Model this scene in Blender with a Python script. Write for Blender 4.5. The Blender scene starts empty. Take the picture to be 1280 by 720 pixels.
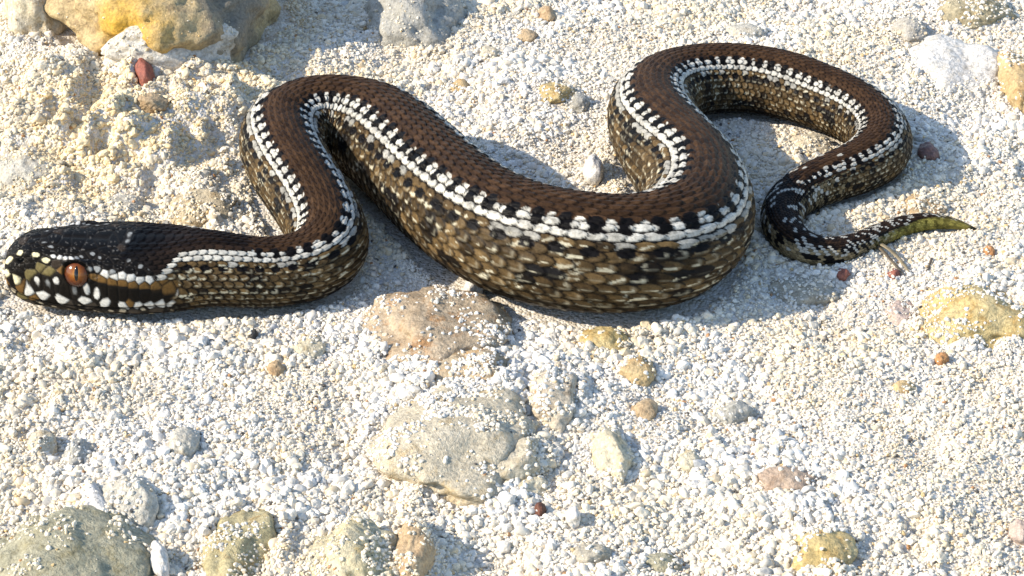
import bpy, math, random
import numpy as np
from mathutils import Vector, noise
from mathutils.bvhtree import BVHTree

MM = 0.001
rad = math.radians
scene = bpy.context.scene

# ------------------------------------------------------------------ camera, sky, sun, exposure
ELEV, DIST = rad(31.0), 0.42
cam_data = bpy.data.cameras.new('camera')
cam_data.sensor_width = 36.0
cam_data.lens = 36.0 * 3500.0 / 1280.0
cam_data.clip_start = 0.01
cam_data.clip_end = 200.0
cam = bpy.data.objects.new('camera', cam_data)
scene.collection.objects.link(cam)
cam.location = (0, -DIST * math.cos(ELEV), DIST * math.sin(ELEV))
cam.rotation_euler = (rad(90.0) - ELEV, 0, 0)
scene.camera = cam

SUN_EL = rad(34.0)
SUN_AZ = rad(191.0)        # direction towards the sun, measured from +X counter-clockwise: from the left
world = bpy.data.worlds.new('World')
scene.world = world
world.use_nodes = True
wn = world.node_tree
bg = wn.nodes['Background']
sky = wn.nodes.new('ShaderNodeTexSky')
sky.sky_type = 'NISHITA'
sky.sun_disc = False
sky.dust_density = 0.5
sky.ozone_density = 1.6
sky.sun_elevation = SUN_EL
sky.sun_rotation = rad(90.0) - SUN_AZ
wn.links.new(sky.outputs[0], bg.inputs[0])
bg.inputs[1].default_value = 0.15

sun_data = bpy.data.lights.new('sun', 'SUN')
sun_data.energy = 3.6
sun_data.angle = rad(0.53)
sun_data.color = (1.0, 0.905, 0.765)
sun = bpy.data.objects.new('sun', sun_data)
scene.collection.objects.link(sun)
sdir = Vector((math.cos(SUN_AZ) * math.cos(SUN_EL), math.sin(SUN_AZ) * math.cos(SUN_EL), math.sin(SUN_EL)))
sun.rotation_euler = sdir.to_track_quat('Z', 'Y').to_euler()
sun.location = sdir * 2

scene.view_settings.view_transform = 'Standard'
scene.view_settings.look = 'None'
scene.view_settings.gamma = 1.0
scene.view_settings.exposure = 1.0
scene.view_settings.use_curve_mapping = False
scene.render.engine = 'CYCLES'
scene.cycles.max_bounces = 6

# ------------------------------------------------------------------ helpers
def link(o, parent=None):
    scene.collection.objects.link(o)
    if parent is not None:
        o.parent = parent
    return o

def mesh_from(name, co, faces):
    """co (n,3) in metres, faces: (m,3) or (m,4) integer array"""
    me = bpy.data.meshes.new(name)
    co = np.ascontiguousarray(co, dtype=np.float32)
    faces = np.ascontiguousarray(faces, dtype=np.int32)
    m, k = faces.shape
    me.vertices.add(len(co))
    me.vertices.foreach_set('co', co.ravel())
    me.loops.add(m * k)
    me.loops.foreach_set('vertex_index', faces.ravel())
    me.polygons.add(m)
    me.polygons.foreach_set('loop_start', np.arange(0, m * k, k, dtype=np.int32))
    me.update(calc_edges=True)
    me.validate()
    return me

def smooth(me, on=True):
    me.polygons.foreach_set('use_smooth', np.full(len(me.polygons), on, dtype=bool))

def new_mat(name):
    m = bpy.data.materials.new(name)
    m.use_nodes = True
    nt = m.node_tree
    return m, nt, nt.nodes['Principled BSDF']

def node(nt, kind, **kw):
    n = nt.nodes.new(kind)
    for k, v in kw.items():
        setattr(n, k, v)
    return n

def noise_node(nt, vec, scale, detail=4.0, rough=0.6):
    n = node(nt, 'ShaderNodeTexNoise')
    n.inputs['Scale'].default_value = scale
    n.inputs['Detail'].default_value = detail
    n.inputs['Roughness'].default_value = rough
    nt.links.new(vec, n.inputs['Vector'])
    return n

def ramp(nt, fac, stops):
    r = node(nt, 'ShaderNodeValToRGB')
    el = r.color_ramp.elements
    while len(el) < len(stops):
        el.new(0.5)
    for e, (p, c) in zip(el, stops):
        e.position = p
        e.color = (*c, 1.0)
    nt.links.new(fac, r.inputs[0])
    return r

def hash2(ix, iy, seed):
    n = (ix.astype(np.int64) * 374761393 + iy.astype(np.int64) * 668265263 + seed * 1274126177) & 0x7fffffff
    n = ((n ^ (n >> 13)) * 1274126177) & 0x7fffffff
    n = ((n ^ (n >> 15)) * 2246822519) & 0x7fffffff
    return ((n ^ (n >> 16)) & 0xffff) / 65535.0

def vnoise(x, y, seed=0):
    """smooth value noise in -1..1"""
    ix, iy = np.floor(x), np.floor(y)
    fx, fy = x - ix, y - iy
    fx = fx * fx * fx * (fx * (fx * 6 - 15) + 10)
    fy = fy * fy * fy * (fy * (fy * 6 - 15) + 10)
    a = hash2(ix, iy, seed); b = hash2(ix + 1, iy, seed)
    c = hash2(ix, iy + 1, seed); d = hash2(ix + 1, iy + 1, seed)
    return ((a + (b - a) * fx) * (1 - fy) + (c + (d - c) * fx) * fy) * 2 - 1

# ------------------------------------------------------------------ the snake's line: x, y, radius in millimetres, snout to tail tip
SPINE = np.array([
(-74.69,-3.85,3.59), (-69.68,-4.13,4.99), (-63.79,-3.96,5.92), (-57.91,-3.73,6.27), (-51.98,-3.96,6.16), (-46.05,-4.38,5.91), (-40.15,-4.45,5.56), (-34.93,-3.56,5.33),
(-30.28,-2.14,5.46), (-27.21,1.02,5.73), (-28.40,7.88,5.92), (-31.88,15.71,6.13), (-35.34,25.26,6.37), (-36.20,33.79,6.73), (-32.68,38.25,7.31), (-26.97,38.99,7.71),
(-21.03,35.03,8.16), (-15.64,25.55,8.38), (-10.42,15.43,8.58), (-4.82,6.41,8.79), (1.78,-0.22,9.02), (8.85,-3.37,9.08), (15.90,-4.10,8.95), (22.50,-1.69,8.76), (27.42,5.79,8.42),
(28.51,16.21,8.11), (26.12,27.09,7.79), (23.45,37.34,7.30), (22.90,48.01,6.80), (26.26,55.15,6.37), (32.06,58.75,6.01), (38.78,59.27,5.88), (45.94,56.90,5.73), (52.17,52.39,5.48),
(56.94,47.39,5.24), (59.57,41.49,4.92), (58.85,34.98,4.73), (54.54,30.34,4.31), (49.20,27.33,3.91), (44.48,23.58,3.51), (41.65,17.93,3.22), (42.19,10.89,2.81), (45.56,7.46,2.37),
(49.91,8.18,2.07), (54.56,11.71,1.84), (59.28,15.19,1.67), (63.26,17.27,1.46), (67.02,17.47,1.18), (70.05,16.67,0.74), (72.09,15.89,0.15)
])

def catmull(P, n):
    """centripetal-like resample of the control polygon, densely"""
    d = np.r_[0, np.cumsum(np.hypot(*np.diff(P[:, :2], axis=0).T))]
    t = np.linspace(0, d[-1], n)
    out = np.empty((n, P.shape[1]))
    # monotone cubic hermite on every channel (finite difference tangents)
    m = np.empty_like(P)
    m[1:-1] = (P[2:] - P[:-2]) / (d[2:] - d[:-2])[:, None]
    m[0] = (P[1] - P[0]) / (d[1] - d[0]); m[-1] = (P[-1] - P[-2]) / (d[-1] - d[-2])
    k = np.clip(np.searchsorted(d, t, side='right') - 1, 0, len(P) - 2)
    h = (d[k + 1] - d[k]); u = ((t - d[k]) / h)[:, None]; h = h[:, None]
    out = ((2*u**3 - 3*u**2 + 1) * P[k] + (u**3 - 2*u**2 + u) * h * m[k] +
           (-2*u**3 + 3*u**2) * P[k + 1] + (u**3 - u**2) * h * m[k + 1])
    return out

def smooth_line(A, n, keep=2):
    k = np.hanning(n + 2)[1:-1]; k /= k.sum()
    B = A.copy()
    for c in range(A.shape[1]):
        p = np.r_[2 * A[0, c] - A[n//2:0:-1, c], A[:, c], 2 * A[-1, c] - A[-2:-n//2 - 1:-1, c]]
        B[:, c] = np.convolve(p, k, 'valid')[:len(A)]
    return B

LINE = smooth_line(catmull(SPINE, 3001), 121)
SEG = np.hypot(*np.diff(LINE[:, :2], axis=0).T)
ARC = np.r_[0, np.cumsum(SEG)]
TOTAL = ARC[-1]

# distance from the snake, on a coarse raster, for the ground and the grains
def snake_dist(x, y):
    """signed distance in mm from the body outline seen from above (negative inside)"""
    L = LINE[::12]
    out = np.full(x.shape, 1e9)
    for px, py, pr in L:
        np.minimum(out, np.hypot(x - px, y - py) - pr, out=out)
    return out

GX0, GX1, GY0, GY1, GSTEP = -150.0, 150.0, -140.0, 180.0, 1.0
_gx = np.arange(GX0, GX1 + .1, GSTEP); _gy = np.arange(GY0, GY1 + .1, GSTEP)
_GX, _GY = np.meshgrid(_gx, _gy, indexing='ij')
DIST_MAP = snake_dist(_GX, _GY)

def bilinear(M, x, y):
    fx = np.clip((x - GX0) / GSTEP, 0, M.shape[0] - 1.001); fy = np.clip((y - GY0) / GSTEP, 0, M.shape[1] - 1.001)
    ix = fx.astype(int); iy = fy.astype(int); fx = fx - ix; fy = fy - iy
    return ((M[ix, iy] * (1 - fx) + M[ix + 1, iy] * fx) * (1 - fy) + (M[ix, iy + 1] * (1 - fx) + M[ix + 1, iy + 1] * fx) * fy)

# mounds and hollows of the sand: x, y, half width x, half width y, height (mm)
MOUNDS = [
    (-80, 64.5, 16, 9.9, 3.2), (-64, 40.9, 13, 11.2, 3), (-45, 52.1, 10, 9.9, 2.6), (-72, 17.4, 8, 7.4, 1.6), (-86, 76.9, 8, 9.9, 2),
    (-69.5, 78.1, 2.6, 11.2, -6), (-40, 69.4, 9, 4.3, -2.2), (-50, 42.2, 4.5, 7.4, -2), (-60, 27.3, 7, 3.7, -1.4), (-70, 49.6, 4, 3.7, -1.5),
    (-18, 76.9, 10, 9.9, -1.6), (4, 62, 14, 12.4, 0.8), (66, 68.2, 20, 17.4, 1.4), (70, -2.5, 16, 9.9, 1.2),
    (-8, -27.3, 14, 9.9, 1.2), (5, -37.2, 3, 9.9, -1.6), (-20, -52.1, 5, 12.4, -1.2), (-48, -49.6, 12, 7.4, 1), (-36, -64.5, 4, 6.2, -1.8),
    (-62, -42.2, 5, 5, -1.8), (-4, -67, 5, 5, -1.6), (30, -49.6, 20, 12.4, 0.7), (42, -40.9, 10, 3.7, -0.9), (48, -64.5, 10, 6.2, -1),
]

# name, label, x, y, half sizes a b c, turn, sunk fraction, colour, share of loose grains on top, seed   (mm, degrees)
STONES = [
    ('stone','large ochre boulder with a bright yellow patch, at the top left',-59.43,93.76,20.33,26.39,15.00,0,0.35,'ochre',0.05,11),
    ('stone','white crusty slab leaning on the foot of the ochre boulder',-56.35,69.49,11.35,5.28,5.00,14,0.40,'crust',0.25,12),
    ('stone','sand coated cream lump left of the ochre boulder',-83.18,91.30,6.96,11.67,12.00,0,0.58,'cream',0.95,13),
    ('pebble','upright red pebble on the sand just below the ochre boulder',-61.81,61.57,1.62,3.74,2.40,20,0.40,'red',0.00,14),
    ('pebble','flat tan pebble below the upright red pebble',-58.98,47.83,2.63,2.47,1.60,10,0.50,'tan',0.05,15),
    ('stone','low pale grey stone behind the snake head',-61.59,23.45,3.77,4.13,1.60,-30,0.68,'palegrey',0.53,16),
    ('stone','buff stone just behind the snake neck',-48.34,23.01,5.27,5.55,3.00,10,0.68,'buff',0.53,17),
    ('stone','sand dusted pale grey stone at left edge above the snake head',-77.54,38.01,5.82,7.49,3.00,0,0.68,'palegrey',0.95,18),
    ('stone','smooth blue grey stone at top edge between the snake loops',-16.78,91.73,8.53,11.33,8.00,20,0.63,'grey',0.10,19),
    ('pebble','tan pebble near the top edge right of the blue grey stone',6.27,92.36,1.71,2.71,1.40,0,0.50,'tan',0.00,20),
    ('pebble','cream pebble beyond the first snake coil, near top centre',-3.89,77.71,1.67,2.65,1.20,0,0.50,'cream',0.00,21),
    ('pebble','small ochre pebble touching the far side of first snake coil',-8.85,66.36,1.63,2.19,1.20,0,0.50,'ochre2',0.00,22),
    ('pebble','dusty yellow pebble between the two snake coils',7.43,61.66,3.11,3.34,1.80,0,0.55,'yellow',0.15,23),
    ('pebble','small flat tan pebble below the tan pebble at top',2.81,84.15,1.83,1.86,1.00,0,0.50,'tan',0.00,24),
    ('pebble','small grey pebble beside the dusty yellow pebble',11.42,58.84,1.61,2.54,1.40,0,0.50,'grey',0.00,25),
    ('pebble','round white pebble wedged between the two snake coils',13.12,35.74,1.61,3.09,2.30,0,0.30,'white',0.00,26),
    ('stone','light grey stone peeping over the top of second snake coil',41.39,85.14,4.51,2.94,1.80,0,0.58,'palegrey',0.05,27),
    ('stone','angular grey brown stone left of the white stone at top right',70.26,87.53,2.83,4.04,2.20,0,0.58,'grey2',0.15,28),
    ('stone','large flat white stone at the upper right',76.38,72.59,8.12,9.23,5.00,0,0.63,'white',-0.01,29),
    ('stone','long olive tan stone at the top right edge',82.23,94.36,6.86,4.32,3.00,6,0.58,'olive',0.39,30),
    ('stone','ochre stone cut by the right edge beside the white stone',86.17,67.44,4.09,10.98,5.00,0,0.58,'ochre2',0.24,31),
    ('pebble','dark red pebble in the shadow right of the snake',67.68,41.75,1.82,2.44,1.40,0,0.45,'darkred',0.00,32),
    ('stone','cream stone lit inside the loop of the second snake coil',48.43,44.65,3.93,3.77,2.00,0,0.68,'cream',0.43,33),
    ('stone','sandy tan stone behind the snake tail',64.44,24.18,3.65,4.10,2.20,0,0.63,'tan',0.62,34),
    ('stone','smooth buff grey stone below the tail bend',43.19,0.11,6.00,4.63,2.00,8,0.68,'buffgrey',0.24,35),
    ('pebble','small brick red pebble under the tail, nearer the bend',50.07,4.01,0.97,1.22,0.90,0,0.45,'red',0.00,36),
    ('pebble','tiny orange red pebble beside the dry needle under the tail',57.63,3.54,0.91,1.22,0.90,0,0.45,'red',0.00,37),
    ('pebble','tiny orange pebble below the tail tip near right edge',72.89,9.52,0.86,1.36,0.90,0,0.45,'orange',0.00,38),
    ('stone','dusty yellow ochre stone at right edge below the tail',68.86,-8.90,9.42,7.44,4.00,0,0.63,'yellow',0.62,39),
    ('stone','pale pinkish stone left of the yellow ochre stone at right',57.80,-6.19,2.37,3.43,1.50,0,0.68,'palepink',0.53,40),
    ('pebble','orange pebble below the yellow ochre stone at right',61.74,-20.37,1.03,1.26,1.00,0,0.45,'orange',0.00,41),
    ('pebble','ochre crumb of stone on the open sand at right',55.41,-28.12,1.70,1.48,1.00,0,0.50,'ochre2',0.10,42),
    ('stone','rounded tan brown stone in front of the snake, at centre',-10.73,-13.33,9.79,10.32,4.60,-12,0.63,'tanbrown',0.35,43),
    ('stone','half buried brownish stone behind the big pale stone',-5.69,-25.34,6.25,6.55,3.60,0,0.68,'tanbrown2',0.95,44),
    ('stone','big pale translucent stone in the lower centre',-7.68,-41.51,11.74,13.78,5.00,-6,0.68,'quartz',0.95,45),
    ('stone','smooth pale end piece of the big lower centre stone',0.00,-47.58,4.33,6.18,4.00,-50,0.63,'quartz',0.62,46),
    ('stone','sand crusted round stone with brown rim, right of centre stones',5.84,-31.29,4.04,8.21,3.60,0,0.63,'crustrim',0.95,47),
    ('stone','smooth pale yellow pebble right of the big pale stone',13.94,-44.80,2.83,5.60,3.20,10,0.58,'paleyellow',0.13,48),
    ('pebble','dusty yellow pebble below the snake belly',13.34,-15.92,3.60,3.53,2.00,0,0.55,'yellow',0.22,49),
    ('pebble','dusty ochre pebble right of the sand crusted stone',17.88,-24.63,2.62,3.02,1.80,0,0.55,'ochre2',0.30,50),
    ('pebble','small tan pebble above right of pale yellow pebble',18.54,-33.81,1.90,2.31,1.40,0,0.50,'tan',0.10,51),
    ('stone','wedge shaped grey stone on the open sand right of centre',31.04,-33.73,2.90,2.51,2.00,14,0.58,'grey',0.09,52),
    ('stone','flat brown pink stone on the sand at lower right',37.04,-51.35,4.19,2.21,1.80,0,0.58,'brownflat',0.15,53),
    ('stone','large flat greenish grey stone in bottom left corner',-58.58,-69.70,11.82,10.84,5.50,8,0.63,'greengrey',0.24,54),
    ('stone','greenish yellow stone at bottom edge, left of centre',-34.57,-66.80,5.69,10.34,5.00,0,0.63,'greenyellow',0.43,55),
    ('stone','pale yellow stone at bottom edge below centre',-20.61,-68.66,6.18,7.29,4.20,0,0.63,'paleyellow2',0.43,56),
    ('stone','dusty tan stone right of the pale yellow bottom stone',-12.92,-67.45,2.89,6.53,3.60,0,0.63,'tan',0.81,57),
    ('stone','smooth pale grey stone above the bottom left corner stone',-50.52,-57.95,3.49,4.78,3.40,20,0.58,'palegrey',0.24,58),
    ('stone','sandy white stone between the pale grey and greenish grey stones',-54.52,-59.87,2.74,6.68,3.00,20,0.63,'white',0.71,59),
    ('pebble','bright white pebble at bottom edge left',-45.31,-69.95,1.23,3.17,2.40,15,0.40,'white',0.00,60),
    ('pebble','small dusty grey pebble right of the cream pebble at lower left',-58.95,-45.59,2.18,3.51,2.00,0,0.55,'grey',0.35,61),
    ('pebble','cream pebble near the left edge at lower left',-64.38,-42.58,1.97,3.08,2.00,0,0.50,'cream',0.35,62),
    ('pebble','pale grey pebble on the sand at lower left',-44.71,-44.44,2.18,3.52,2.00,0,0.55,'palegrey',0.40,63),
    ('pebble','tiny dark rust pebble below the big pale stone',3.70,-57.95,0.79,1.31,1.20,0,0.40,'rust',0.00,64),
    ('pebble','small blocky white pebble beside the tiny dark rust pebble',7.99,-60.12,0.95,1.54,1.50,12,0.35,'white',0.00,65),
    ('pebble','flat cream yellow pebble under the pale end piece',2.57,-51.86,2.36,2.00,1.40,0,0.50,'paleyellow',0.10,66),
    ('pebble','flat greenish pebble at the bottom right of centre',19.12,-67.85,2.48,2.13,1.40,0,0.50,'greengrey',0.10,67),
    ('pebble','dusty buff grey pebble at the bottom edge right of centre',10.35,-67.28,2.28,2.35,1.40,0,0.55,'buffgrey',0.20,68),
    ('pebble','pink pebble cut by the right edge near the bottom',66.45,-62.36,1.57,2.26,2.00,0,0.45,'palepink',0.00,69),
    ('stone','sand covered yellowish lump at the bottom edge right',40.38,-66.98,4.66,4.59,2.20,0,0.68,'yellow',0.95,70),
    ('pebble','small pale yellow pebble right of smooth pale yellow one',23.91,-46.05,1.30,2.24,1.50,0,0.50,'paleyellow',0.00,71),
    ('pebble','small tan pebble on the sand below the snake neck',-33.63,-24.24,1.25,1.70,1.20,0,0.50,'tan',0.00,72),
    ('pebble','dusty pale yellow pebble below the neck bend',-29.46,-18.08,2.66,3.78,1.60,0,0.60,'paleyellow',0.45,73),
    ('pebble','tiny black crumb on the sand below the snake neck',-37.61,-14.33,0.64,1.02,0.90,0,0.35,'black',0.00,74),
    ('pebble','white pebble pressed against the near side of snake belly',-5.99,-0.51,1.56,3.56,2.20,0,0.40,'white',0.00,75),
    ('pebble','small cream pebble at right end of the tan brown stone',-3.86,-11.57,0.94,1.47,1.20,0,0.40,'cream',0.00,76),
]

def terrain(x, y, banks=True):
    """height of the sand in mm"""
    d = bilinear(DIST_MAP, x, y)
    near = np.clip((d + 1.0) / 9.0, 0.0, 1.0); near = near * near * (3 - 2 * near)
    clod = np.clip(vnoise(x / 22 + 5, y / 22, 6) + .1, 0, 1)
    h = 1.1 * vnoise(x / 26, y / 26, 1) + clod * 1.1 * (1 - np.abs(vnoise(x / 4.4, y / 4.4, 7)) * 1.6) + 0.75 * vnoise(x / 11 + 3, y / 11, 2) + 0.42 * vnoise(x / 5.2, y / 5.2 + 7, 3)
    rough = 1.0 + 1.9 * np.exp(-((x + 62) / 30) ** 2 - ((y - 52) / 35) ** 2)
    h = h * rough + 0.30 * rough * vnoise(x / 2.3, y / 2.3, 4)
    for mx, my, sx, sy, a in MOUNDS:
        h = h + a * np.exp(-((x - mx) / sx) ** 2 - ((y - my) / sy) ** 2)
    for _, _, sx, sy, sa, sb, sc, turn, sink, key, dust, _ in (STONES if banks else ()):
        if sa < 2.2 or key == 'ochre':
            continue
        ct, sn = math.cos(rad(turn)), math.sin(rad(turn))
        u = ((x - sx) * ct + (y - sy) * sn) / sa; w = (-(x - sx) * sn + (y - sy) * ct) / sb
        rn = np.hypot(u, w)
        h = h + min(1.5, (.30 + .5 * min(dust, .6)) * sc * (1 - sink)) * np.exp(-((rn - .98) / .22) ** 2) * np.clip(.55 + .9 * vnoise(x / 3.3, y / 3.3, 9), 0, 1.4)
    far = np.clip(1.4 - np.hypot(x, y) / 400.0, 0, 1)
    h = h * (0.12 + 0.88 * near) * far
    # the body presses a shallow trough and pushes up a low lip
    h = h - 0.45 * np.clip(-d / 2.0, 0, 1) + 1.0 * np.exp(-((d - .5) / 1.2) ** 2) * (.55 + .6 * vnoise(x / 6, y / 6, 8))
    return h

# ------------------------------------------------------------------ materials
def mat_ground():
    m, nt, b = new_mat('fine_sand')
    tc = node(nt, 'ShaderNodeTexCoord')
    v = node(nt, 'ShaderNodeTexVoronoi'); v.inputs['Scale'].default_value = 2100.0
    nt.links.new(tc.outputs['Object'], v.inputs['Vector'])
    r = ramp(nt, v.outputs['Color'], [(0.0, (.34, .27, .17)), (0.3, (.56, .50, .40)), (0.65, (.68, .63, .55)), (1.0, (.74, .71, .66))])
    n = noise_node(nt, tc.outputs['Object'], 45.0, 3)
    mx = node(nt, 'ShaderNodeMixRGB', blend_type='MULTIPLY'); mx.inputs[0].default_value = 0.5
    r2 = ramp(nt, n.outputs['Fac'], [(0.3, (.75, .66, .5)), (0.65, (1, 1, 1))])
    nt.links.new(r.outputs[0], mx.inputs[1]); nt.links.new(r2.outputs[0], mx.inputs[2])
    nt.links.new(mx.outputs[0], b.inputs['Base Color'])
    b.inputs['Roughness'].default_value = 0.85
    bp = node(nt, 'ShaderNodeBump'); bp.inputs['Strength'].default_value = 0.8; bp.inputs['Distance'].default_value = 0.0003
    bp.invert = True
    nt.links.new(v.outputs['Distance'], bp.inputs['Height'])
    nt.links.new(bp.outputs[0], b.inputs['Normal'])
    return m

def mat_grain():
    m, nt, b = new_mat('coarse_sand_grain')
    a = node(nt, 'ShaderNodeAttribute'); a.attribute_type = 'INSTANCER'; a.attribute_name = 'tint'
    tc = node(nt, 'ShaderNodeTexCoord')
    n = noise_node(nt, tc.outputs['Object'], 2.0, 2)
    r = ramp(nt, n.outputs['Fac'], [(0.3, (.80, .79, .77)), (0.65, (1.05, 1.05, 1.05))])
    mx = node(nt, 'ShaderNodeMixRGB', blend_type='MULTIPLY'); mx.inputs[0].default_value = 1.0
    nt.links.new(a.outputs['Color'], mx.inputs[1]); nt.links.new(r.outputs[0], mx.inputs[2])
    nt.links.new(mx.outputs[0], b.inputs['Base Color'])
    b.inputs['Roughness'].default_value = 0.5
    b.inputs['Specular IOR Level'].default_value = 0.4
    return m

STONE_COLOURS = {   # base, second tone, stain, roughness
    'ochre':     ((.50, .38, .20), (.60, .47, .26), (.30, .22, .12), .75),
    'ochre2':    ((.55, .40, .20), (.62, .50, .30), (.36, .22, .09), .7),
    'crust':     ((.66, .64, .60), (.75, .73, .69), (.42, .36, .26), .85),
    'cream':     ((.66, .58, .42), (.72, .66, .54), (.48, .36, .2), .75),
    'buff':      ((.50, .42, .28), (.58, .50, .36), (.36, .25, .12), .7),
    'buffgrey':  ((.46, .43, .36), (.54, .50, .42), (.38, .33, .24), .65),
    'red':       ((.30, .085, .055), (.36, .13, .085), (.20, .05, .035), .55),
    'darkred':   ((.20, .10, .09), (.26, .14, .12), (.13, .06, .05), .6),
    'orange':    ((.52, .24, .08), (.58, .32, .13), (.38, .15, .05), .6),
    'rust':      ((.12, .04, .02), (.17, .06, .03), (.07, .03, .02), .6),
    'tan':       ((.50, .36, .21), (.58, .45, .29), (.36, .23, .12), .7),
    'tanbrown':  ((.46, .35, .23), (.55, .47, .36), (.40, .22, .09), .45),
    'tanbrown2': ((.46, .37, .25), (.54, .46, .34), (.42, .25, .09), .55),
    'quartz':    ((.56, .50, .38), (.64, .59, .48), (.52, .41, .24), .4),
    'crustrim':  ((.60, .52, .40), (.68, .62, .52), (.28, .20, .12), .8),
    'grey':      ((.40, .40, .38), (.47, .47, .44), (.32, .31, .27), .6),
    'grey2':     ((.46, .44, .40), (.52, .50, .46), (.38, .34, .28), .65),
    'palegrey':  ((.56, .54, .48), (.63, .61, .55), (.48, .43, .34), .6),
    'white':     ((.76, .75, .74), (.80, .79, .78), (.64, .61, .56), .6),
    'olive':     ((.44, .38, .24), (.52, .46, .32), (.34, .27, .14), .7),
    'yellow':    ((.56, .43, .18), (.62, .52, .29), (.44, .28, .08), .6),
    'paleyellow':  ((.66, .60, .44), (.70, .65, .52), (.58, .48, .30), .5),
    'paleyellow2': ((.58, .52, .33), (.64, .59, .44), (.50, .39, .18), .5),
    'greengrey': ((.36, .35, .25), (.44, .42, .31), (.27, .24, .13), .6),
    'greenyellow': ((.44, .38, .20), (.52, .47, .29), (.38, .26, .10), .6),
    'brownflat': ((.46, .34, .26), (.52, .42, .34), (.38, .26, .18), .6),
    'palepink':  ((.56, .44, .39), (.62, .52, .47), (.48, .33, .28), .6),
    'black':     ((.02, .02, .022), (.035, .033, .03), (.015, .015, .015), .5),
}

_stone_mats = {}
BOULDER = {}
def mat_stone(key):
    if key in _stone_mats:
        return _stone_mats[key]
    c1, c2, c3, ro = STONE_COLOURS[key]
    c1, c2, c3 = [tuple(q * w_ for q, w_ in zip(c_, (.84, .80, .72))) for c_ in (c1, c2, c3)]
    m, nt, b = new_mat('stone_' + key)
    tc = node(nt, 'ShaderNodeTexCoord'); oi = node(nt, 'ShaderNodeObjectInfo')
    off = node(nt, 'ShaderNodeVectorMath', operation='ADD')
    cmb = node(nt, 'ShaderNodeCombineXYZ')
    nt.links.new(oi.outputs['Random'], cmb.inputs[0]); nt.links.new(oi.outputs['Random'], cmb.inputs[2])
    nt.links.new(tc.outputs['Object'], off.inputs[0]); nt.links.new(cmb.outputs[0], off.inputs[1])
    V = off.outputs[0]
    big = noise_node(nt, V, 170.0, 5, 0.62)
    base = ramp(nt, big.outputs['Fac'], [(0.34, c1), (0.66, c2)])
    st = noise_node(nt, V, 330.0, 6, 0.7)
    sm = ramp(nt, st.outputs['Fac'], [(0.52, (0, 0, 0)), (0.66, (1, 1, 1))])
    mx = node(nt, 'ShaderNodeMixRGB'); nt.links.new(sm.outputs[0], mx.inputs[0])
    nt.links.new(base.outputs[0], mx.inputs[1]); mx.inputs[2].default_value = (*c3, 1)
    last = mx.outputs[0]
    if key == 'ochre':
        # lichen-yellow patch low on the left of the boulder, right end painted darker grey as its shaded side
        def patch(last, centre, radius, col, soft):
            sub = node(nt, 'ShaderNodeVectorMath', operation='DISTANCE')
            nt.links.new(tc.outputs['Object'], sub.inputs[0]); sub.inputs[1].default_value = centre
            nz = noise_node(nt, V, 260.0, 5)
            mt = node(nt, 'ShaderNodeMath', operation='MULTIPLY_ADD'); mt.inputs[1].default_value = radius * 1.3
            nt.links.new(nz.outputs['Fac'], mt.inputs[0]); nt.links.new(sub.outputs['Value'], mt.inputs[2])
            rp = ramp(nt, mt.outputs[0], [(0.0, (1, 1, 1)), (1.0, (0, 0, 0))])
            rp.color_ramp.elements[0].position = radius * 1.15; rp.color_ramp.elements[1].position = radius * (1.15 + soft)
            m2 = node(nt, 'ShaderNodeMixRGB'); nt.links.new(rp.outputs[0], m2.inputs[0])
            nt.links.new(last, m2.inputs[1]); m2.inputs[2].default_value = (*col, 1)
            return m2.outputs[0]
        last = patch(last, BOULDER['grey'], 0.011, (.20, .175, .13), 0.6)
        last = patch(last, BOULDER['yellow'], 0.0088, (.52, .30, .03), 0.55)
    spk = noise_node(nt, V, 1900.0, 3, .6); sr = ramp(nt, spk.outputs['Fac'], [(.35, (.70, .69, .67)), (.6, (1.08, 1.08, 1.08))])
    mm = node(nt, 'ShaderNodeMixRGB', blend_type='MULTIPLY'); mm.inputs[0].default_value = 1.0
    nt.links.new(last, mm.inputs[1]); nt.links.new(sr.outputs[0], mm.inputs[2]); last = mm.outputs[0]
    nt.links.new(last, b.inputs['Base Color'])
    fine = noise_node(nt, V, 900.0, 5, 0.7)
    pit = node(nt, 'ShaderNodeTexVoronoi'); pit.inputs['Scale'].default_value = 520.0; nt.links.new(V, pit.inputs['Vector'])
    pr = ramp(nt, pit.outputs['Distance'], [(0.0, (0, 0, 0)), (0.35, (1, 1, 1))])
    bp0 = node(nt, 'ShaderNodeBump'); bp0.inputs['Strength'].default_value = 0.35; bp0.inputs['Distance'].default_value = 0.0004
    nt.links.new(pr.outputs[0], bp0.inputs['Height'])
    bp = node(nt, 'ShaderNodeBump'); bp.inputs['Strength'].default_value = 0.8; bp.inputs['Distance'].default_value = 0.0007
    nt.links.new(bp0.outputs[0], bp.inputs['Normal'])
    nt.links.new(fine.outputs['Fac'], bp.inputs['Height']); nt.links.new(bp.outputs[0], b.inputs['Normal'])
    rr = node(nt, 'ShaderNodeMapRange'); rr.inputs['To Min'].default_value = ro - .15; rr.inputs['To Max'].default_value = min(1, ro + .2)
    nt.links.new(st.outputs['Fac'], rr.inputs['Value']); nt.links.new(rr.outputs[0], b.inputs['Roughness'])
    _stone_mats[key] = m
    return m

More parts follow.
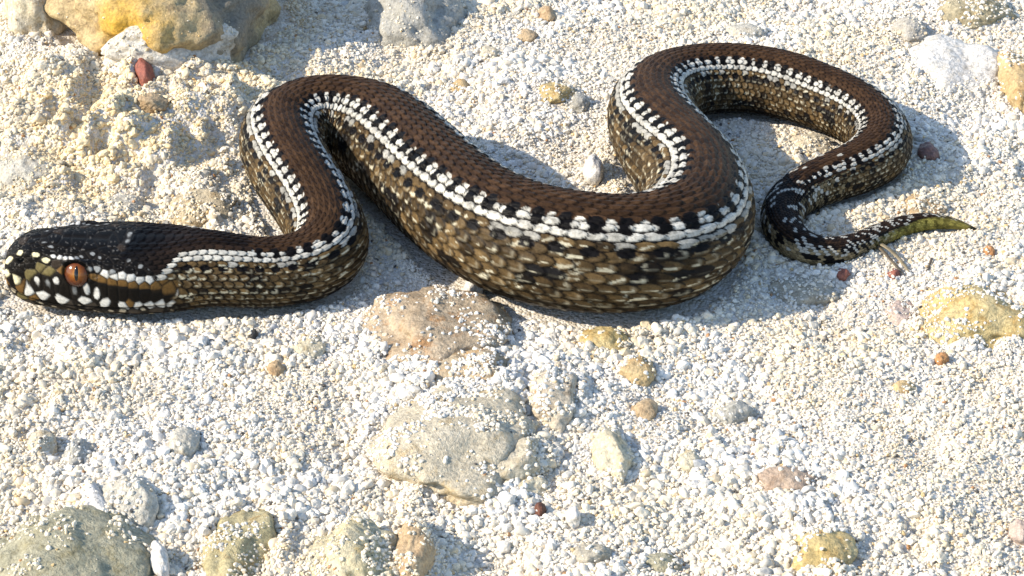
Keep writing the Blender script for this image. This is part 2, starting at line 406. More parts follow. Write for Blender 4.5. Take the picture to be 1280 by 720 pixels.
def mat_skin():
    m, nt, b = new_mat('snake_scales')
    a = node(nt, 'ShaderNodeAttribute'); a.attribute_name = 'pigment'
    tc = node(nt, 'ShaderNodeTexCoord')
    n = noise_node(nt, tc.outputs['Object'], 2600.0, 3)
    r = ramp(nt, n.outputs['Fac'], [(0.3, (.72, .70, .68)), (0.7, (1.12, 1.12, 1.12))])
    mx = node(nt, 'ShaderNodeMixRGB', blend_type='MULTIPLY'); mx.inputs[0].default_value = 1.0
    nt.links.new(a.outputs['Color'], mx.inputs[1]); nt.links.new(r.outputs[0], mx.inputs[2])
    nt.links.new(mx.outputs[0], b.inputs['Base Color'])
    b.inputs['Roughness'].default_value = 0.48
    b.inputs['Specular IOR Level'].default_value = 0.06
    bp = node(nt, 'ShaderNodeBump'); bp.inputs['Strength'].default_value = 0.25; bp.inputs['Distance'].default_value = 0.0001
    nt.links.new(n.outputs['Fac'], bp.inputs['Height']); nt.links.new(bp.outputs[0], b.inputs['Normal'])
    return m

# ------------------------------------------------------------------ the ground: one sheet, fine under the view, growing coarse to the horizon
def grown(lo, hi, step, reach):
    mid = np.arange(lo, hi + step * .5, step)
    up, s, x = [], step, hi
    while x < reach:
        s *= 1.25; x += s; up.append(x)
    dn, s, x = [], step, lo
    while x > -reach:
        s *= 1.25; x -= s; dn.append(x)
    return np.r_[dn[::-1], mid, up]

gx = grown(-120, 120, 0.8, 30000.0); gy = grown(-110, 155, 0.8, 30000.0)
X, Y = np.meshgrid(gx, gy, indexing='ij')
Z = terrain(X, Y)
nx, ny = X.shape
idx = np.arange(nx * ny).reshape(nx, ny)
quads = np.stack([idx[:-1, :-1], idx[1:, :-1], idx[1:, 1:], idx[:-1, 1:]], -1).reshape(-1, 4)
gme = mesh_from('ground', np.stack([X, Y, Z - 0.09], -1).reshape(-1, 3) * MM, quads)
smooth(gme)
ground = link(bpy.data.objects.new('ground', gme))
gme.materials.append(mat_ground())
ground['kind'] = 'structure'

# ------------------------------------------------------------------ stones and pebbles, each one lying where it lies
def ico(sub):
    import bmesh
    bm = bmesh.new()
    bmesh.ops.create_icosphere(bm, subdivisions=sub, radius=1.0)
    v = np.array([p.co[:] for p in bm.verts]); f = np.array([[q.index for q in p.verts] for p in bm.faces])
    bm.free()
    return v, f
ICO = {s: ico(s) for s in (2, 3, 4, 5, 6)}

def rock(sub, seed, cuts=9, rough=0.12, cut_lo=.72):
    """unit rock: a noisy ball cut by random planes"""
    rng = np.random.RandomState(seed)
    v, f = ICO[sub]
    r = np.ones(len(v))
    for _ in range(cuts):
        n = rng.normal(size=3); n /= np.linalg.norm(n)
        dd = rng.uniform(cut_lo, 1.0)
        dot = v @ n
        with np.errstate(divide='ignore', invalid='ignore'):
            lim = np.where(dot > 0.05, dd / dot, 9.0)
        # soft minimum keeps the edges of the cuts worn
        r = np.minimum(r, lim) * 0.85 + 0.15 * np.minimum(r, lim * 1.04)
    o = Vector(rng.uniform(-50, 50, 3))
    nz = np.array([noise.fractal(Vector(p) * 1.5 + o, 0.9, 2.1, 5) for p in v])
    nz2 = np.array([noise.noise(Vector(p) * 6 + o) for p in v]) if sub > 3 else 0
    nz3 = np.array([noise.ridged_multi_fractal(Vector(p) * 2.6 + o, 1.0, 2.2, 4, .8, 2.0) for p in v]) if sub > 4 else 1.0
    r = r * (1 + rough * nz + 0.03 * nz2 - 0.035 * (nz3 - 1.0))
    return v * r[:, None], f

stone_co, stone_fc, stone_id, off = [], [], [], 0
for si, (name, label, x, y, a, b, c, turn, sink, key, dust, seed) in enumerate(STONES):
    sub = 6 if a > 14 else 5 if a > 2.0 else 4
    v, f = rock(sub, seed, cuts=7 if a > 6 else 10, rough=0.20 if a > 6 else 0.14)
    v = v * np.array([a, b, c]) * 1.06
    ct, sn = math.cos(rad(turn)), math.sin(rad(turn))
    v = v @ np.array([[ct, sn, 0], [-sn, ct, 0], [0, 0, 1]])
    if key == 'ochre':       # yellow spot and painted shade on its near face
        for nm, px_, pz_ in (('yellow', -6.0, 4.2), ('grey', 13.0, 5.0)):
            kx = np.argmin(np.abs(v[:, 0] - px_) * 3 + np.abs(v[:, 2] - pz_) * 3 + v[:, 1] * .4)
            BOULDER[nm] = tuple(v[kx] * MM)
    z0 = float(terrain(np.array([x]), np.array([y]), banks=a < 2.2)[0])
    me = mesh_from(name, v * MM, f); smooth(me)
    me.materials.append(mat_stone(key))
    o = link(bpy.data.objects.new(name, me))
    zc = z0 + c * (1 - 2 * sink)
    o.location = (x * MM, y * MM, zc * MM)
    o['label'] = label
    o['category'] = 'stone' if name == 'stone' else 'pebble'
    o['group'] = 'stones and pebbles lying in the white sand'
    stone_co.append(v + np.array([x, y, zc])); stone_fc.append(f + off); off += len(v)
    stone_id.append(np.full(len(f), si))
SCO = np.concatenate(stone_co); SFC = np.concatenate(stone_fc); SID = np.concatenate(stone_id)
stone_bvh = BVHTree.FromPolygons([Vector(p) for p in SCO], SFC.tolist())

# ------------------------------------------------------------------ the snake
snake = link(bpy.data.objects.new('snake', None))
snake.empty_display_size = 0.01
snake['label'] = 'brown viper with white edged zigzag back lying in loops on white sand'
snake['category'] = 'snake'

PX = 0.12   # mm; handy unit for the head
# head outline: distance from the snout (mm), half width, height above and depth below the axis
HEAD = np.array([
    (0.0, 0.0, 0.0, 0.0), (0.15, 1.8, 2.0, 1.9), (0.5, 2.7, 3.1, 3.0), (1.2, 3.4, 4.0, 3.9), (2.4, 3.95, 4.75, 4.6), (4.0, 4.4, 5.2, 5.0), (6.0, 4.95, 5.4, 5.3),
    (8.0, 5.6, 5.4, 5.5), (10.0, 6.15, 5.3, 5.6), (13.0, 6.9, 5.05, 5.6), (16.0, 7.6, 4.9, 5.6), (19.5, 7.9, 4.9, 5.55),
    (23.0, 7.3, 5.0, 5.5), (26.5, 6.3, 5.2, 5.4), (30.0, 5.7, 5.4, 5.3), (34.0, 5.6, 5.5, 5.1)])
HEAD_END = 31.0
NROW = 27
def row_angle(b):          # rows are narrow on the back and broad low on the flanks; b counts rows from the ridge
    return np.sign(b) * (7.6 * np.abs(b) + 0.17 * b * b)
def angle_row(t):
    t_ = np.abs(t)
    return np.sign(t) * (-7.6 + np.sqrt(7.6 ** 2 + 0.68 * t_)) / 0.34
THMAX = float(row_angle(NROW / 2.0))      # dorsal scales reach this far round from the ridge, then the belly plates

R_arc = LINE[:, 2].copy()
pitch = np.maximum(R_arc / 4.3, 0.45)
A_arc = np.r_[0, np.cumsum(SEG / (0.5 * (pitch[1:] + pitch[:-1])))]     # scales counted along the body
PER = 10
n_ring = int(A_arc[-1] * PER)
a_s = np.linspace(0, A_arc[-1], n_ring)
s_r = np.interp(a_s, A_arc, ARC)
extra = np.array([0.0, .03, .07, .12, .2, .3, .42, .55])            # denser rings round the snout
s_r = np.unique(np.r_[extra, s_r[s_r > .62]])
a_r = np.interp(s_r, ARC, A_arc)
cx = np.interp(s_r, ARC, LINE[:, 0]); cy = np.interp(s_r, ARC, LINE[:, 1]); rr = np.interp(s_r, ARC, R_arc)
tx = np.gradient(cx, s_r); ty = np.gradient(cy, s_r); tl = np.hypot(tx, ty); tx /= tl; ty /= tl
# moving from snout to tail the head looks along -t, so the snake's own left is z x (-t)
lx, ly = ty, -tx
hm = np.clip((s_r - 24.0) / (HEAD_END - 24.0), 0, 1); hm = hm * hm * (3 - 2 * hm)
wid = np.interp(s_r, HEAD[:, 0], HEAD[:, 1]) * (1 - hm) + rr * 1.02 * hm
top = np.interp(s_r, HEAD[:, 0], HEAD[:, 2]) * (1 - hm) + rr * 1.0 * hm
bot = np.interp(s_r, HEAD[:, 0], HEAD[:, 3]) * (1 - hm) + rr * 0.90 * hm
def soft(v, n, m):
    k = np.hanning(n + 2)[1:-1]; k /= k.sum()
    sm = np.convolve(np.r_[np.full(n // 2, v[0]), v, np.full(n // 2, v[-1])], k, 'valid')[:len(v)]
    return np.where(s_r > m, sm, v)
wid, top, bot = soft(wid, 25, 3), soft(top, 25, 3), soft(bot, 25, 3)
expo = 2.0 + 1.0 * (1 - hm) * np.clip(s_r / 4, 0, 1)
zb = bot - 0.25
k = np.clip((s_r - 30) / 10, 0, 1); k = k * k * (3 - 2 * k)
z_axis = np.interp(s_r, [0, 6, 14, 24, 40], [5.8, 5.9, 6.0, 5.9, 5.4]) * (1 - k) + zb * k
# the first bend is carried a little off the sand
z_axis = z_axis + np.interp(s_r, [39.9, 44.7, 49.1, 56.1, 64.7, 74.8, 83.4, 89.1, 94.8, 102.0, 112.9], [0.0, 0.0, 0.8, 1.8, 2.8, 3.0, 2.4, 1.4, 0.5, 0.0, 0.0])
# the tail tip lies a little off the sand
z_axis = z_axis + 1.0 * np.clip((s_r - (TOTAL - 22)) / 22, 0, 1) ** 1.0

# roll of the pattern round the axis, degrees
ROLL = np.interp(s_r, [0,28,36,48,60,80,90,150,160,172,188,200,210,240,252,305], [0,0,-6,-4,0,0,-2,-3,0,14,16,4,-3,0,5,0])

TH = np.r_[row_angle(np.linspace(-NROW / 2.0, NROW / 2.0, NROW * 8 + 1)), np.linspace(THMAX, 360 - THMAX, 28)[1:-1]]
nth = len(TH)
thr = np.radians(TH)
S_, T_ = np.meshgrid(s_r, TH, indexing='ij')
A_ = np.repeat(a_r[:, None], nth, 1)
R_ = np.repeat(np.maximum(rr, .3)[:, None], nth, 1)

# ---- scales of the body: imbricated ovals, staggered row by row
def scale_rand(i, j, seed):
    return hash2(i + 1000, j + 50, seed)

Bc = angle_row(np.where(T_ > THMAX, THMAX, T_)) + (NROW - 1) / 2.0            # row coordinate, whole numbers on row centres
best = np.full(S_.shape, -9.0); bi = np.zeros(S_.shape, int); bj = np.zeros(S_.shape, int)
bp_ = np.zeros(S_.shape); bq_ = np.zeros(S_.shape); bt_ = np.full(S_.shape, -1.0)
j0 = np.floor(Bc).astype(int)
for dj in (-1, 0, 1, 2):
    j = j0 + dj
    ok = (j >= 0) & (j < NROW)
    offr = 0.5 * (j % 2)
    i0 = np.floor(A_ - offr).astype(int)
    for di in (-1, 0, 1):
        i = i0 + di
        jit = (scale_rand(i, j, 5) - .5) * .10
        p = A_ - offr - i - 0.5 - jit
        q = Bc - j
        mj = np.abs(j - NROW // 2)
        pale = (mj >= 4) & (mj <= 6)
        lp = np.where(pale, np.where(p > 0, .66, .60), np.where(p > 0, 0.76, 0.66)); wq = np.where(pale, 0.51, np.where(mj < 4, .58, .58))
        pp = np.abs(p) / lp
        t = 1 - (pp ** np.where(p > 0, 1.45, 2.0) + (np.abs(q) / wq) ** 1.9)
        keel = np.exp(-(q / 0.10) ** 2) * np.clip(1.0 - pp, 0, 1)
        h = (0.66 + .3 * (scale_rand(i, j, 6) - .5)) * p + 0.34 * (1 - np.exp(-np.clip(t, 0, 1) * 14)) + 0.36 * keel
        h = np.where((t > 0) & ok, h, -9)
        w = h > best
        best = np.where(w, h, best); bi = np.where(w, i, bi); bj = np.where(w, j, bj)
        bp_ = np.where(w, p, bp_); bq_ = np.where(w, q, bq_); bt_ = np.where(w, t, bt_)
covered = best > -5
hgt = np.where(covered, best, -0.35)

# ---- pigment of every scale
BLACK = np.array((.0045, .004, .004)); WHITE = np.array((.52, .495, .425)); SKIN = np.array((.005, .004, .0035))
DORSAL = np.array((.031, .0165, .0082)); DORSAL2 = np.array((.064, .034, .0160)); SIDE = np.array((.132, .085, .036)); SIDE2 = np.array((.050, .032, .0145))
CREAM = np.array((.56, .52, .38)); GREYW = np.array((.48, .49, .47)); YELLOW = np.array((.30, .26, .062))

def scale_colour(i, j):
    """colour of scale i of row j, plus how strongly its margin is pale"""
    side = np.sign(j - NROW // 2); m = np.abs(j - NROW // 2)
    ai = i + 0.5 * (j % 2)
    r1 = scale_rand(i, j, 11); r2 = scale_rand(i, j, 12); r3 = scale_rand(i, j, 13)
    shp = r1.shape + (1,)
    def mix(a, b, f): return a * (1 - f.reshape(shp)) + b * f.reshape(shp)
    dors = mix(DORSAL, DORSAL2, r1)
    col = np.broadcast_to(dors, r1.shape + (3,)).copy()
    edge = np.zeros(r1.shape)
    # stripe: a full row of white, a looser one below; the teeth above it are laid on afterwards
    sel = m == 4; col = np.where(sel[..., None], BLACK, col)
    sel = m == 5; col = np.where(sel[..., None], mix(WHITE * .72, WHITE * 1.05, r2), col)
    sel = m == 6
    c4 = np.where((r1 < .42)[..., None], mix(WHITE * .4, WHITE * .7, r2), mix(SIDE2, SIDE, r3))
    col = np.where(sel[..., None], c4, col)
    # flanks
    fl = mix(SIDE2, SIDE, r1)
    sel = m >= 7
    lum = 0.55 + 0.6 * scale_rand(i, j, 19)
    col = np.where(sel[..., None], fl * lum[..., None], col)
    edge = np.where(sel, 0.12 + 0.75 * (r3 > .36), edge)
    blot = vnoise(ai * 0.40, m * 0.45 + side * 9, 31)
    sel = (m >= 8) & (blot > .55) & (r2 > .35); col = np.where(sel[..., None], BLACK * 1.8, col); edge = np.where(sel, .25, edge)
    sel = (m >= 10); edge = np.where(sel & (blot <= .34), .95, edge)
    return col, edge

col, edge = scale_colour(bi, bj)
md = np.abs(bj - NROW // 2)
side_v = np.sign(bj - NROW // 2)
# scallops along the back edge: about one and a half scales long, not in step on the two sides
wob = 0.22 * vnoise(A_ * 0.28, side_v * 7.0 + 0.5, 21) + .05 * vnoise(A_ * 3.0, Bc * 2.5, 20)
ph = np.mod(A_ / 1.74 + 0.37 * (side_v > 0) + wob, 1.0)
tw = 0.31 + .16 * vnoise(np.floor(A_ / 1.74 + 0.37 * (side_v > 0) + wob) * 3.3 + .5, side_v * 5.0, 37)
tooth = np.clip((1 - (np.abs(ph - .5) / tw) ** 2 - (bq_ / .62) ** 2) / .22, 0, 1)
tooth3 = np.clip((1 - (np.abs(ph - .5) / .2) ** 2 - ((side_v * bq_ - .5) / .5) ** 2) / .2, 0, 1)
tooth = np.where(md == 4, tooth, np.where((md == 3) & (side_v * bq_ > .02) & (scale_rand(bi, bj, 25) > .3), tooth3, 0))
col = col * (1 - tooth[..., None]) + WHITE * (.8 + .3 * scale_rand(bi, bj, 22)[..., None]) * tooth[..., None]
# black spots biting up into the brown and down from the stripe, in step with the gaps
gapm = np.clip((1 - (np.abs(np.mod(ph + .5, 1.0) - .5) / .27) ** 2 - ((side_v * bq_ - .5) / 1.0) ** 2) / .2, 0, 1)
up_ = np.where((md == 3) & (side_v * bq_ > -.35), gapm, 0)
dn_ = np.where((md == 7) | (md == 6), np.clip((1 - (np.abs(np.mod(ph + .6, 1.0) - .5) / .3) ** 2 - ((side_v * bq_ - (md == 6) * .5 + (md == 7) * .3) / .45) ** 2) / .2, 0, 1), 0)
mid_ = np.where((md == 5) & (side_v * bq_ < -.12), np.clip((1 - (np.abs(np.mod(ph + .5, 1.0) - .5) / .22) ** 2 - ((side_v * bq_ + .5) / .42) ** 2) / .2, 0, 1), 0)
bm_ = np.maximum(np.maximum(up_, mid_), dn_)[..., None]
col = col * (1 - bm_) + BLACK * 1.3 * bm_
edge = edge * (1 - bm_[..., 0])
# mottling finer than a scale
mot = vnoise(A_ * 3.1, Bc * 2.6, 23) * .6 + vnoise(A_ * 7.0, Bc * 6.0, 24) * .4
col = col * np.where(md >= 7, 1 + .55 * mot, np.where(md >= 4, 1 + .55 * np.minimum(mot, .2), 1 + .35 * mot))[..., None]
lowq = side_v * bq_
ridge = np.exp(-((lowq - .16 + .9 * bp_ * (scale_rand(bi, bj, 39) - .35)) / .13) ** 2) * np.clip((.5 - np.abs(bp_ - .08)) * 4, 0, 1)
st1 = .85 * ridge * (.2 + 1.1 * scale_rand(bi, bj, 40)) + .72 * vnoise(A_ * 1.55 + Bc * .75, Bc * 1.5 - A_ * .25, 28) + .3 * vnoise(A_ * 5.2 + Bc * 1.6, Bc * 4.6, 29) - .12
ac0 = bi + .5 + .5 * (bj % 2)
st2 = vnoise(ac0 * .75, bj * .7, 34) + .7 * (scale_rand(bi, bj, 38) - .5) + .22 * vnoise(A_ * 2.4, Bc * 2.1, 35)
fl_ = (md >= 7) | ((md == 6) & (col[..., 1] < .2))
dkm = (np.clip((st2 - .38) / .25, 0, 1) * fl_)[..., None]
col = col * (1 - .88 * dkm) + BLACK * .88 * dkm
ltm = (np.clip((st1 - .48) / .22, 0, 1) * fl_ * (1 - .6 * dkm[..., 0]) * np.where(md >= 10, 1.0, .75))[..., None]
col = col * (1 - ltm) + CREAM * (.75 + .4 * scale_rand(bi, bj, 36)[..., None]) * ltm
edge = edge * .25
low_shade = (np.clip((np.abs(T_) - 104) / 18, 0, 1) * (T_ < 180) * .75)[..., None]  # lower flank painted darker for shade under the coils, besides the dark belly
col = col * (1 - low_shade) + np.array((.014, .011, .008)) * low_shade
# pale keel and hind margin on flank scales, dark skin round every scale
tt = np.clip(bt_, 0, 1)
# which half of a scale is the lower one
low = np.sign(bj - NROW // 2) * bq_
rs1 = scale_rand(bi, bj, 17); rs2 = scale_rand(bi, bj, 18)
mk = np.exp(-((low - (.10 + .22 * rs1)) / (.06 + .07 * rs2)) ** 2) * np.clip((bp_ + .45 * rs2) * 4, 0, 1) * np.clip((.58 - bp_) * 6, 0, 1)
mk = np.maximum(mk, np.exp(-((bp_ - .36) / .10) ** 2) * (rs1 > .55) * np.clip(.42 - np.abs(low), 0, .2) * 5)
mk = mk * edge
col = col * (1 - mk[..., None]) + CREAM * mk[..., None]
rim = np.clip(1 - tt / np.where((md >= 4) & (md <= 6), .20, .32), 0, 1) ** .8
rim = np.where(md < 4, rim * .8, rim)
col = col * (1 - rim[..., None]) + SKIN * rim[..., None]
col = np.where(covered[..., None], col, SKIN)

# neck: the pale stripe starts as a hook behind the jaw, the crown's black runs on down the neck
ac = bi + .5 + .5 * (bj % 2)
sc_ = np.interp(ac, A_arc, ARC)
tc_ = np.abs(row_angle((bj - NROW // 2).astype(float)))
thc = np.interp(sc_, [24.3, 25.2, 26.4, 28.5, 33.0, 38.0], [72, 56, 42, 36, 38, 41])
nz_ = sc_ < 36
hook = (np.abs(tc_ - thc) < 7.5) & (sc_ > 24.0)
r_n = scale_rand(bi, bj, 51)[..., None]
ncol = np.where(hook[..., None], WHITE * (.75 + .3 * r_n), np.where((tc_ < thc)[..., None], BLACK + (DORSAL * (.35 + .5 * r_n)) * np.clip((sc_ - 20) / 9, 0, 1)[..., None], col))
ncol = ncol * (1 - rim[..., None]) + SKIN * rim[..., None]
col = np.where((nz_ & covered)[..., None], ncol, col)
dk = np.clip((52 - S_) / 18, 0, 1) * (np.abs(np.where(T_ > 180, T_ - 360, T_)) < 19)
col = col * (1 - .45 * dk[..., None])

# tail: black with scattered white, olive yellow below towards the tip
tailf = (np.clip((s_r - (TOTAL - 60)) / 20, 0, 1)[:, None] > scale_rand(bi, bj, 45) * .9 + .05) * 1.0
tr = scale_rand(bi, np.floor(bj / 2.0), 41)
mid = np.abs(T_) < 34
flank_t = np.array((.19, .145, .08)) * (.5 + scale_rand(bi, bj, 44)[..., None])
tcol = np.where((np.abs(np.where(T_ > 180, T_ - 360, T_)) < 52)[..., None], BLACK + DORSAL2 * .55 * scale_rand(bi, bj, 48)[..., None], flank_t)
tcol = np.where(((tr > .80) & (md < 10))[..., None] & covered[..., None], WHITE * .75, tcol)
tcol = np.where(((tr < .30) & (md > 5))[..., None] & covered[..., None], BLACK * 1.5, tcol)
tcol = tcol * (1 - rim[..., None] * .8)
blackzone = np.clip(1 - np.abs(s_r - (TOTAL - 44)) / 8, 0, 1)[:, None]
tcol = tcol * (1 - (.6 * blackzone * (tr < .80))[..., None])
col = col * (1 - tailf[..., None]) + tcol * tailf[..., None]
tipf = np.clip((s_r - (TOTAL - 21)) / 7, 0, 1)[:, None] * np.clip((np.abs(np.where(T_ > 180, T_ - 360, T_)) - np.interp(s_r, [TOTAL - 21, TOTAL - 12, TOTAL - 6], [58, 46, 18])[:, None]) / 12, 0, 1)
ycol = YELLOW * (0.35 + .7 * scale_rand(bi, bj, 43)[..., None]) * (1 - .75 * rim[..., None]) * (1 - .5 * np.clip(vnoise(A_ * .8, Bc * .3, 46) * 2, 0, 1)[..., None])
col = col * (1 - tipf[..., None]) + ycol * tipf[..., None]
tip2 = np.clip((s_r - (TOTAL - 7)) / 5, 0, 1)[:, None, None]
col = col * (1 - tip2 * .6) + np.array((.15, .13, .035)) * tip2 * .6
tip3 = np.clip((s_r - (TOTAL - 1.6)) / .6, 0, 1)[:, None, None]
col = col * (1 - tip3) + np.array((.02, .02, .015)) * tip3

# ---- belly plates: one broad plate per scale length, dark with pale edges
belly = (T_ > THMAX - .01)
bf = np.mod(A_, 1.0)
bh = np.where(belly, 0.45 * bf - 0.1, 0)
hgt = np.where(belly, bh, hgt)
bcol = np.array((.05, .045, .04)) + np.array((.30, .28, .24)) * np.clip((bf - .8) * 8, 0, 1)[..., None] * hash2(np.floor(A_), np.floor(T_ / 14), 61)[..., None]
col = np.where(belly[..., None], bcol, col)

amp = 0.046 * R_
bend = vnoise(A_ * .23, Bc * .16, 26) * .6 + vnoise(A_ * .9, Bc * .5, 27) * .25
disp = hgt * amp + 0.012 * R_ * bend

# ---- head: plates from hand placed centres (mm from the snout, degrees from the crown) on both cheeks
HP = {'W': (.62, .60, .54), 'G': (.24, .245, .235), 'B': (.006, .0055, .005), 'K': (.008, .0065, .005), 'BR': (.15, .082, .026), 'CR': (.66, .60, .38), 'OL': (.15, .12, .05)}
HEAD_PLATES = [
(1.20,48,'CR'), (0.72,80,'CR'), (3.00,37,'CR'), (5.28,43,'CR'), (6.72,52,'CR'), (3.24,66,'K'), (4.32,54,'K'), (2.28,87,'CR'), (4.56,78,'OL'), (5.40,87,'w'), (6.00,67,'OL'),
(6.96,73,'OL'), (3.84,102,'W'), (6.00,104,'W'), (8.64,106,'W'), (12.00,104,'W'), (15.36,103,'W'), (18.24,106,'W'), (20.40,105,'W'), (22.20,105,'W'), (23.76,102,'W'),
(25.44,103,'W'), (27.12,96,'W'), (28.80,88,'W'), (30.48,84,'W'), (31.92,81,'W'), (2.64,120,'OL'), (6.84,87,'g'), (8.16,83,'w'), (9.36,91,'K'), (10.68,89,'g'), (12.48,87,'w'),
(14.04,91,'w'), (13.20,80,'K'), (7.92,42,'w'), (8.76,43,'w'), (9.60,44,'w'), (10.44,43,'w'), (11.28,40,'g'), (11.88,36,'g'), (13.44,27,'g'), (14.64,34,'g'), (13.20,60,'g'),
(14.40,58,'G'), (15.60,64,'W'), (16.80,61,'G'), (17.04,67,'W'), (18.36,66,'W'), (19.68,69,'W'), (21.12,73,'W'), (22.56,74,'W'), (23.64,70,'G'), (15.84,51,'B'), (17.64,52,'B'),
(19.44,55,'B'), (21.24,61,'B'), (14.40,46,'B'), (23.04,60,'B'), (12.48,48,'B'), (19.08,36,'g'), (20.04,42,'B'), (21.12,49,'g'), (22.44,53,'g'), (17.04,35,'B'), (15.84,42,'B'),
(19.68,-1,'W'), (18.36,3,'g'), (21.00,10,'g'), (13.56,74,'BR'), (13.56,85,'K'), (15.00,75,'BR'), (15.00,86,'K'), (16.68,77,'BR'), (16.68,88,'K'), (18.36,78,'BR'), (18.36,89,'K'),
(20.04,80,'BR'), (20.04,91,'K'), (21.72,82,'BR'), (21.72,93,'K'), (23.40,83,'BR'), (23.40,95,'K'), (25.08,86,'BR'), (25.08,98,'K'), (26.76,78,'BR'), (27.84,72,'BR'), (2.04,18,'K'),
(1.68,29,'K'), (3.84,23,'B'), (5.64,27,'B'), (7.20,33,'B'), (4.44,6,'B'), (6.24,11,'g'), (7.44,21,'g'), (8.64,28,'B'), (10.44,26,'B'), (9.24,11,'B'), (8.04,-2,'B'), (11.04,9,'B'),
(6.84,-11,'B'), (9.84,-13,'B'), (12.24,-3,'B'), (12.84,14,'B'), (15.24,19,'B'), (17.04,20,'B'), (14.64,3,'B'), (16.44,-5,'B'), (18.24,24,'B'), (20.64,27,'B'), (22.44,38,'B'),
(23.64,50,'B')
]
hs, ht, hc, hr = [], [], [], []
for s0, t0, cc in HEAD_PLATES:
    if t0 < 0:
        continue
    for sg in (1, -1):
        hs.append(s0); ht.append(t0 * sg); hc.append(HP[cc.upper()]); hr.append({'W': 1.12, 'G': .66, 'w': .52, 'g': .40, 'CR': .70}.get(cc, .9))
rng = np.random.RandomState(5)
for _ in range(900):      # fill the rest of crown, throat and chin with small dark or pale plates
    s0 = rng.uniform(0.3, 27.5); t0 = rng.uniform(-180, 180)
    d = [math.hypot(s0 - a, (t0 - b) * .105) for a, b in zip(hs, ht)]
    if min(d) > 1.05:
        hs.append(s0); ht.append(t0)
        if abs(t0) > 112:
            hc.append((.40, .34, .24) if rng.rand() > .4 else (.05, .04, .03))
        elif abs(t0) > 60:
            hc.append(HP['K'] if rng.rand() > .35 else HP['BR'])
        else:
            hc.append(HP['B'] if rng.rand() > .45 else (.034, .025, .018))
hs, ht, hc = np.array(hs), np.array(ht), np.array(hc)
hrad = np.r_[np.array(hr) * rng.uniform(.85, 1.15, len(hr)), rng.uniform(.35, .6, len(hs) - len(hr))]
hz = s_r < 30
Sh, Thh = S_[hz], T_[hz]
Thh = np.where(Thh > 180, Thh - 360, Thh)
d1 = np.full(Sh.shape, 1e9); d2 = np.full(Sh.shape, 1e9); w1 = np.zeros(Sh.shape, int)
wj = 0.16 * vnoise(Sh * 1.9, Thh / 5.0, 71) + 0.08 * vnoise(Sh * 4.5, Thh / 2.2, 72)
for n_, (s0, t0) in enumerate(zip(hs, ht)):
    dt = np.abs(Thh - t0); dt = np.minimum(dt, 360 - dt) * .105 * np.clip(.45 + s0 / 9, .45, 1)
    d = np.hypot((Sh - s0), dt) + wj
    nearer = d < d1
    d2 = np.where(nearer, d1, np.minimum(d2, d)); w1 = np.where(nearer, n_, w1); d1 = np.where(nearer, d, d1)
gap = np.clip((d2 - d1) / 0.42, 0, 1)
lum = hc[w1].sum(-1)
isl = np.where(lum > .5, np.clip((hrad[w1] - d1) / .16, 0, 1), 1.0) * gap ** .7
hcol = hc[w1] * isl[..., None] + np.array((.012, .010, .008)) * (1 - isl)[..., None]
fleck = np.clip((vnoise(Sh * 3.2, Thh / 3.4, 73) + .5 * vnoise(Sh * 7, Thh / 1.6, 74) - .55) * 2.2, 0, 1) * (np.abs(Thh) < 75)
hcol = hcol + (fleck * (lum < .3))[..., None] * np.array((.085, .08, .07))
hdis = 0.16 * (np.sqrt(gap) - 1)
# mouth line
ml = 112 + 4 * np.sin(Sh / 5)
mouth = np.exp(-((np.abs(Thh) - ml) / 2.2) ** 2) * np.clip((27 - Sh) / 4, 0, 1)
hcol = hcol * (1 - .9 * mouth[..., None]); hdis = hdis - 0.22 * mouth
# brow shield over the eye, snout ridge, nostril
def bumpf(s0, t0, ss, ts): return np.exp(-((Sh - s0) / ss) ** 2 - ((np.abs(Thh) - t0) / ts) ** 2)
hdis = hdis + 0.5 * bumpf(10.6, 48, 3.2, 8) + 0.4 * bumpf(3.4, 38, 2.8, 10) - 0.55 * bumpf(3.3, 55, .55, 5)
hdis = hdis + 0.5 * bumpf(16, 60, 6, 16) - 0.25 * bumpf(6.2, 62, 1.8, 12)
# eye socket
EYE_S, EYE_T = 11.2, 69.0
esoc = np.hypot(Sh - EYE_S, (np.abs(Thh) - EYE_T) * .1)
hdis = hdis - 0.5 * np.exp(-(esoc / 1.6) ** 4) + 0.22 * np.exp(-((esoc - 2.25) / .35) ** 2)
ring = np.clip(1 - np.abs(esoc - 1.9) / .45, 0, 1)
hcol = hcol * (1 - ring[..., None] * .9)
# scales take over from plates behind the jaw, later on the throat than on the crown
edge_s = 18.5 + 6.0 * np.clip((np.abs(Thh) - 35) / 45, 0, 1) + 1.6 * vnoise(Thh / 9.0, Sh / 2.0, 81)
f = np.clip((Sh - edge_s) / .9, 0, 1)
fd = np.clip((Sh - edge_s + 1.5) / 4.0, 0, 1); fd = fd * fd * (3 - 2 * fd)
col[hz] = hcol * (1 - f[..., None]) + col[hz] * f[..., None]
disp[hz] = hdis * np.clip(Sh / 1.0, .2, 1) * (1 - fd) + disp[hz] * fd

# ---- place the rings
tr_ = thr[None, :] + np.radians(ROLL)[:, None]
sn, cs = np.sin(tr_), np.cos(tr_)
pw = (2.0 / expo)[:, None]
lat = np.sign(sn) * np.abs(sn) ** pw
ver = np.sign(cs) * np.abs(cs) ** pw
wl = wid[:, None]; wv = np.where(cs > 0, top[:, None], bot[:, None])
# displacement pushes along the ellipse normal
nl = lat * wv; nv = ver * wl
nn = np.maximum(np.hypot(nl, nv), 1e-6); nl, nv = nl / nn, nv / nn
u = lat * wl + nl * disp; w = ver * wv + nv * disp
